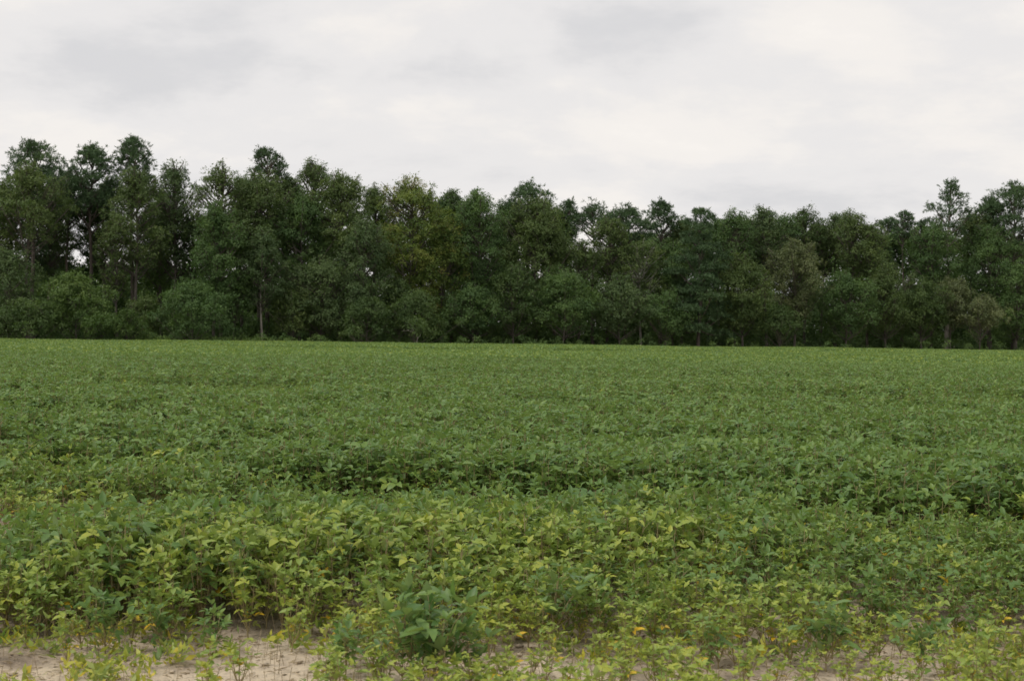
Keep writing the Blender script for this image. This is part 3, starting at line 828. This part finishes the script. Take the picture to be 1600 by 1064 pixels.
# named plants that stand out at the front (pixel of the foot, kind, height scale, label)
SPECIAL = [
    (682, 1080, 'broad', 1.12, 'large dark green bushy soybean plant at the bottom of the picture, nearest of all'),
    (628, 1072, 'bushy', 0.85, 'dark green soybean plant pressed against the left side of the large bushy one'),
    (735, 1074, 'bushy', 0.80, 'dark green soybean plant pressed against the right side of the large bushy one'),
    (165, 1018, 'bushy', 0.80, 'dark green bushy soybean plant alone on the sand, left of two smaller ones'),
    (252, 1014, 'bushy', 0.62, 'small dark green soybean plant on the sand, middle of three'),
    (335, 1022, 'bushy', 0.66, 'small dark green soybean plant on the sand, rightmost of three'),
    (42, 1008, 'mixed', 0.62, 'small yellow green soybean plant on the sand at the left edge'),
    (128, 1012, 'small', 0.75, 'tiny yellow soybean sprig beside the lone bushy plant on the sand'),
    (204, 1012, 'small', 0.8, 'tiny yellow soybean sprig between two dark plants on the sand'),
    (540, 1066, 'bushy', 0.66, 'dark green soybean plant at the bottom edge where the bare sand ends'),
    (856, 1012, 'bushy', 1.05, 'dark green soybean plant with upright pale leaf in the thin middle of the margin'),
    (1290, 1048, 'bushy', 0.85, 'dark green bushy soybean plant among yellow ones near the bottom right'),
    (1440, 1056, 'bushy', 0.72, 'dark green low soybean plant beside the right patch of bare sand'),
    (1105, 1056, 'green', 0.75, 'green soybean plant standing among thin yellow ones at the bottom edge'),
    (1540, 1058, 'mixed', 0.7, 'yellowing soybean plant on the right patch of bare sand'),
]
sx = []
for (px, py, kd, sc, lb) in SPECIAL:
    p = at_height(px, py, 0.0); sx.append((p.x, p.y))
sx = np.array(sx)
rr = np.array([0.30 if k[2] == 'broad' else 0.15 for k in SPECIAL])
d2 = np.hypot(x[:, None] - sx[None, :, 0], y[:, None] - sx[None, :, 1])
ok = (d2 > rr[None]).all(1)
x, y, h, ye = x[ok], y[ok], h[ok], ye[ok]

def kind_of(h, ye, r):
    if h < 0.42:
        return 'small' if ye > 0.35 else 'bushy'
    if ye > 0.52:
        return 'mixed' if r > 0.12 else 'green'
    if h > 0.80 and ye < 0.34:
        return 'tall'
    return 'green' if r > 0.10 else 'mixed'

# the 300 that show largest are things of their own
pp = np.array([project(a, b, 0.3) for a, b in zip(x, y)])
inview = (pp[:, 0] > -25) & (pp[:, 0] < 1625) & (np.array([project(a, b, 0.45)[1] for a, b in zip(x, y)]) < 1070)
order = np.argsort(np.where(inview, y, 99))
NEAR = set(order[:285].tolist())
GROUPS = {}
def plant(kind, v, loc, rz, sc, label, group, leafy):
    stem_me, leaves, fol_me, whole = VARIANTS[kind, v]
    root = bpy.data.objects.new('soybean_plant', None)
    root.location = loc; root.rotation_euler = (0, 0, rz); root.scale = (sc, sc, sc)
    root['label'] = label; root['category'] = 'soybean plant'
    if group:
        root['group'] = group
    COL.objects.link(root)
    s = bpy.data.objects.new('stem', stem_me); s.parent = root; COL.objects.link(s)
    if leafy:
        for M, sh, ti in leaves:
            o = bpy.data.objects.new('leaf', leaf_mesh(sh, ti))
            o.parent = root
            o.matrix_local = M
            COL.objects.link(o)
    else:
        o = bpy.data.objects.new('foliage', fol_me); o.parent = root; o['kind'] = 'stuff'; COL.objects.link(o)
    return root

for i, (px, py, kd, sc, lb) in enumerate(SPECIAL):
    X, Y = sx[i]
    plant(kd, i % 4, (X, Y, float(ground_z(X, Y))), g.uniform(0, 6.28), sc, lb, 'soybean plants standing out at the front margin', True)
zone_txt = lambda px, Y: ('on the ragged margin' if Y < 8.1 else 'in the first rows' if Y < 8.8 else 'behind the first rows')
side_txt = lambda px: 'at the left' if px < 330 else 'left of centre' if px < 640 else 'in the middle' if px < 960 else 'right of centre' if px < 1280 else 'at the right'
look = {'tall': 'tall deep green', 'green': 'leafy mid green', 'mixed': 'yellow green', 'small': 'short thin yellow', 'bushy': 'low bushy dark green'}
rest, CH, SETS = [], {}, {}
for i in order.tolist():
    kd = kind_of(h[i], ye[i], g.random())
    CH[i] = (kd, int(g.integers(4)), g.uniform(0, 6.28), float(np.clip(h[i] * 0.78 / KINDS[kd][0], 0.62, 1.3) * g.uniform(0.92, 1.1)))
    if i in NEAR:
        SETS.setdefault('%s soybean plant %s' % (look[kd], zone_txt(pp[i, 0], y[i])), []).append(i)
ONES = ['', 'first', 'second', 'third', 'fourth', 'fifth', 'sixth', 'seventh', 'eighth', 'ninth', 'tenth', 'eleventh', 'twelfth', 'thirteenth', 'fourteenth', 'fifteenth', 'sixteenth', 'seventeenth', 'eighteenth', 'nineteenth']
TENS = {2: ('twentieth', 'twenty'), 3: ('thirtieth', 'thirty'), 4: ('fortieth', 'forty'), 5: ('fiftieth', 'fifty'), 6: ('sixtieth', 'sixty'), 7: ('seventieth', 'seventy'), 8: ('eightieth', 'eighty'), 9: ('ninetieth', 'ninety')}
def ordinal(n):
    if n < 20:
        return ONES[n]
    if n > 99:
        return 'hundredth' if n == 100 else 'hundred-and-' + ordinal(n - 100)
    return TENS[n // 10][0] if n % 10 == 0 else TENS[n // 10][1] + '-' + ONES[n % 10]
LAB = {}
for txt, ids in SETS.items():
    ids.sort(key=lambda j: pp[j, 0])
    for k, j in enumerate(ids):
        n_left, n_right = k + 1, len(ids) - k
        LAB[j] = (txt + (', %s from the left' % ordinal(n_left) if n_left <= n_right else ', %s from the right' % ordinal(n_right)), txt.replace(' plant ', ' plants '))
for n_, i in enumerate(order.tolist()):
    kd, v, rz, sc = CH[i]
    if i in NEAR:
        plant(kd, v, (x[i], y[i], float(ground_z(x[i], y[i])) - 0.004), rz, sc, LAB[i][0], LAB[i][1], n_ < 130)
    else:
        rest.append((x[i], y[i], float(ground_z(x[i], y[i])) - 0.004, KN.index(kd) * 4 + v, rz, sc))

# the closed crop beyond: the same plants, thousands of them
rest = [np.array(rest)]
def kinds_for(g, h, ye):
    k = np.where(h > 0.80, 0, 1)
    k = np.where((ye > 0.55), 2, k)
    return k * 4 + g.integers(0, 4, len(h))
x, y = rows_grid(g, 15.0, 27.0, 2.0, 0.42, 0.38, 0.165, 0.05)
h, ye, cv = crop(x, y)
h = h * (0.98 + 0.20 * (noise(x, y * 2.6, 2.6) - .5) - 0.40 * np.clip((noise2(x * .5 + 3, y * 2.0 + .25 * x, 1.3) - .58) / .18, 0, 1))
ki = kinds_for(g, h, ye)
base_h = np.array([KINDS[KN[k // 4]][0] for k in ki])
rest.append(np.stack([x, y, np.zeros_like(x) - .01, ki, g.uniform(0, 6.28, len(x)), h * 0.78 / base_h * g.uniform(.92, 1.1, len(x))], 1))
x, y = rows_grid(g, 27.0, 62.0, 3.0, 0.42, 0.46, 0.26, 0.07)
h = 0.95 * (0.98 + 0.20 * (noise(x * 0.6, y * 1.6, 4.0) - .5) - 0.34 * np.clip((noise2(x * .4, y * 1.5 + .15 * x, 2.6) - .62) / .18, 0, 1)); ye = 0.15 + 0.5 * (noise2(x, y, 6.0) - .5)
ki = kinds_for(g, h, np.clip(ye, 0, .5))
base_h = np.array([KINDS[KN[k // 4]][0] for k in ki])
rest.append(np.stack([x, y, np.zeros_like(x) - .01, ki, g.uniform(0, 6.28, len(x)), h * 0.80 / base_h * g.uniform(.98, 1.2, len(x))], 1))
# far: clumps of crop half a metre across
NCL = 4
CLUMPS = []
for v in range(NCL):
    gg = np.random.default_rng(900 + v)
    k = 150
    a = gg.uniform(0, 6.28, k); r = 0.46 * np.sqrt(gg.random(k))
    P = np.stack([r * np.cos(a), r * np.sin(a), 0.74 - 0.55 * (r / 0.46) ** 2 * gg.random(k) - 0.22 * gg.random(k)], 1)
    D = rand_dir(gg, k) * np.array([1, 1, .7]) + np.array([0.1, 0, 0.1]); Nn = unit(np.array([0, 0, 1.0]) + gg.normal(size=(k, 3)) * 0.5)
    V, Q = kites(P, D, Nn, 0.13 * gg.uniform(.8, 1.3, k), 0.085 * gg.uniform(.8, 1.3, k))
    CLUMPS.append(mesh_np('soybean_clump', V, Q, [SOY], tint=np.clip(0.27 + 0.13 * gg.normal(size=k), 0, .7)))
x, y = rows_grid(g, 62.0, 215.0, 4.0, 0.44, 0.62, 0.55, 0.10)
m_ = y < edge_y(x) - 5.0
x, y = x[m_], y[m_]
hh = 1.0 + 0.30 * (noise(x * 0.35, y * 1.3, 9.0) - .5) + 0.12 * (noise2(x, y, 2.0) - .5) - 0.34 * np.clip((noise2(x * .25 + 9, y * 1.0 + .06 * x, 6.0) - .68) / .14, 0, 1)
rest.append(np.stack([x, y, np.zeros_like(x) - .01, 20 + g.integers(0, NCL, len(x)), g.uniform(0, 6.28, len(x)), hh], 1))
PT = np.concatenate(rest)

pc = bpy.data.collections.new('soybean_sources')          # not linked to the scene: only instanced
for j in range(20 + NCL):                                  # five field kinds, then the far clumps
    me = VARIANTS[KN[j // 4], j % 4][3] if j < 20 else CLUMPS[j - 20]
    o = bpy.data.objects.new('source_%02d' % j, me)
    pc.objects.link(o)
pm = bpy.data.meshes.new('soybean_field')
pm.vertices.add(len(PT)); pm.vertices.foreach_set('co', np.ascontiguousarray(PT[:, :3], np.float32).ravel())
for nm, col_, ty in (('kind_index', 3, 'INT'), ('turn', 4, 'FLOAT'), ('size', 5, 'FLOAT')):
    a = pm.attributes.new(nm, ty, 'POINT')
    a.data.foreach_set('value', PT[:, col_].astype(np.int32 if ty == 'INT' else np.float32))
field = obj('soybean_crop', pm, kind='stuff', label='closed canopy of green soybean crop filling the field up to the wood', category='crop')
ng = bpy.data.node_groups.new('crop_scatter', 'GeometryNodeTree')
ng.interface.new_socket('Geometry', in_out='INPUT', socket_type='NodeSocketGeometry')
ng.interface.new_socket('Geometry', in_out='OUTPUT', socket_type='NodeSocketGeometry')
gi, go = N(ng, 'NodeGroupInput'), N(ng, 'NodeGroupOutput')
ci = N(ng, 'GeometryNodeCollectionInfo'); ci.inputs['Collection'].default_value = pc
ci.inputs['Separate Children'].default_value = True; ci.inputs['Reset Children'].default_value = True
iop = N(ng, 'GeometryNodeInstanceOnPoints'); iop.inputs['Pick Instance'].default_value = True
def named(nm, ty):
    n = N(ng, 'GeometryNodeInputNamedAttribute', data_type=ty); n.inputs['Name'].default_value = nm
    return n.outputs['Attribute']
cx = N(ng, 'ShaderNodeCombineXYZ'); L(ng, named('turn', 'FLOAT'), cx.inputs[2])
er = N(ng, 'FunctionNodeEulerToRotation'); L(ng, cx.outputs[0], er.inputs[0])
L(ng, gi.outputs[0], iop.inputs['Points']); L(ng, ci.outputs[0], iop.inputs['Instance'])
L(ng, named('kind_index', 'INT'), iop.inputs['Instance Index']); L(ng, er.outputs[0], iop.inputs['Rotation'])
L(ng, named('size', 'FLOAT'), iop.inputs['Scale']); L(ng, iop.outputs[0], go.inputs[0])
md = field.modifiers.new('crop_scatter', 'NODES'); md.node_group = ng

# ------------------------------------------------------------------ litter and stubble on the sand
J = Join(); g = np.random.default_rng(9)
for i in range(620):
    X, Y = g.uniform(-3.4, 3.4), g.uniform(5.8, 9.2)
    if X > -0.7 and g.random() < 0.45:
        continue
    z = float(ground_z(X, Y)); hh = g.uniform(0.04, 0.16); a = g.normal(size=2) * 0.02
    J.add(*tube([(X, Y, z - .01), (X + a[0], Y + a[1], z + hh)], [0.0019, 0.0012], 3))
V, Q = J.get()
obj('stubble', mesh_np('stubble', V, Q, [STRAW]), kind='stuff', label='thin dry upright stalks standing in the sand', category='stubble')
J = Join()
for i in range(9000):
    X, Y = g.uniform(-3.6, 3.6), g.uniform(5.7, 9.6)
    z = float(ground_z(X, Y)) + 0.004; a = g.uniform(0, 6.28); ln = g.uniform(0.012, 0.055)
    d = np.array([math.cos(a), math.sin(a), g.normal() * .15]) * ln
    q = np.array([X, Y, z])
    J.add(*tube([q, q + d * .5 + [0, 0, .003], q + d], [0.0018, 0.0026, 0.0014], 3))
V, Q = J.get()
obj('straw_litter', mesh_np('straw_litter', V, Q, [STRAW]), kind='stuff', label='scattered bits of dry straw lying on the sand', category='litter')

# soil clods and tiny weeds on the bare strip
J = Join(); g = np.random.default_rng(19)
ico = np.array([(0, 0, 1), (.9, 0, .4), (.28, .85, .4), (-.72, .53, .4), (-.72, -.53, .4), (.28, -.85, .4), (0, 0, -.5)])
icf = [(0, 1, 2), (0, 2, 3), (0, 3, 4), (0, 4, 5), (0, 5, 1), (6, 2, 1), (6, 3, 2), (6, 4, 3), (6, 5, 4), (6, 1, 5)]
for i in range(900):
    X, Y = g.uniform(-3.4, 3.4), g.uniform(6.0, 9.2)
    sz = 0.006 + 0.022 * g.random() ** 4
    V = ico * g.uniform(0.6, 1.3, ico.shape) * sz * np.array([1.2, 1.0, 0.7])
    J.add(V + np.array([X, Y, float(ground_z(X, Y)) + sz * 0.2]), icf)
V, Q = J.get()
obj('soil_clods', mesh_np('soil_clods', V, Q, [SOIL]), kind='stuff', label='small crumbs and clods of sandy soil', category='clods')
Vs, Qs, Ts, nv = [], [], [], 0
for i in range(900):
    X, Y = g.uniform(-3.2, 3.2), g.uniform(6.6, 8.4)
    if noise(X + 20, Y, 0.5) < 0.50:
        continue
    k = int(g.integers(6, 16)); z = float(ground_z(X, Y))
    D = unit(g.normal(size=(k, 3)) * np.array([1, 1, .5]) + np.array([0, 0, .7])); ln = g.uniform(.03, .075, k)
    P = np.array([X, Y, z]) + D * ln[:, None] * .5 + g.normal(size=(k, 3)) * np.array([.02, .02, 0]) + np.array([0, 0, 1]) * g.random((k, 1)) * 0.07
    V, Qk = kites(P, D, unit(g.normal(size=(k, 3)) + np.array([0, 0, .8])), ln, ln * g.uniform(.25, .5))
    Vs.append(V); Qs.append(Qk + nv); Ts.append(np.clip(g.normal(.58, .14) + .08 * g.normal(size=k), 0, .85)); nv += len(V)
obj('ground_weeds', mesh_np('ground_weeds', np.concatenate(Vs), np.concatenate(Qs), [SOY], tint=np.concatenate(Ts)), kind='stuff', label='tiny yellow green weeds and seedlings on the sand', category='weeds')
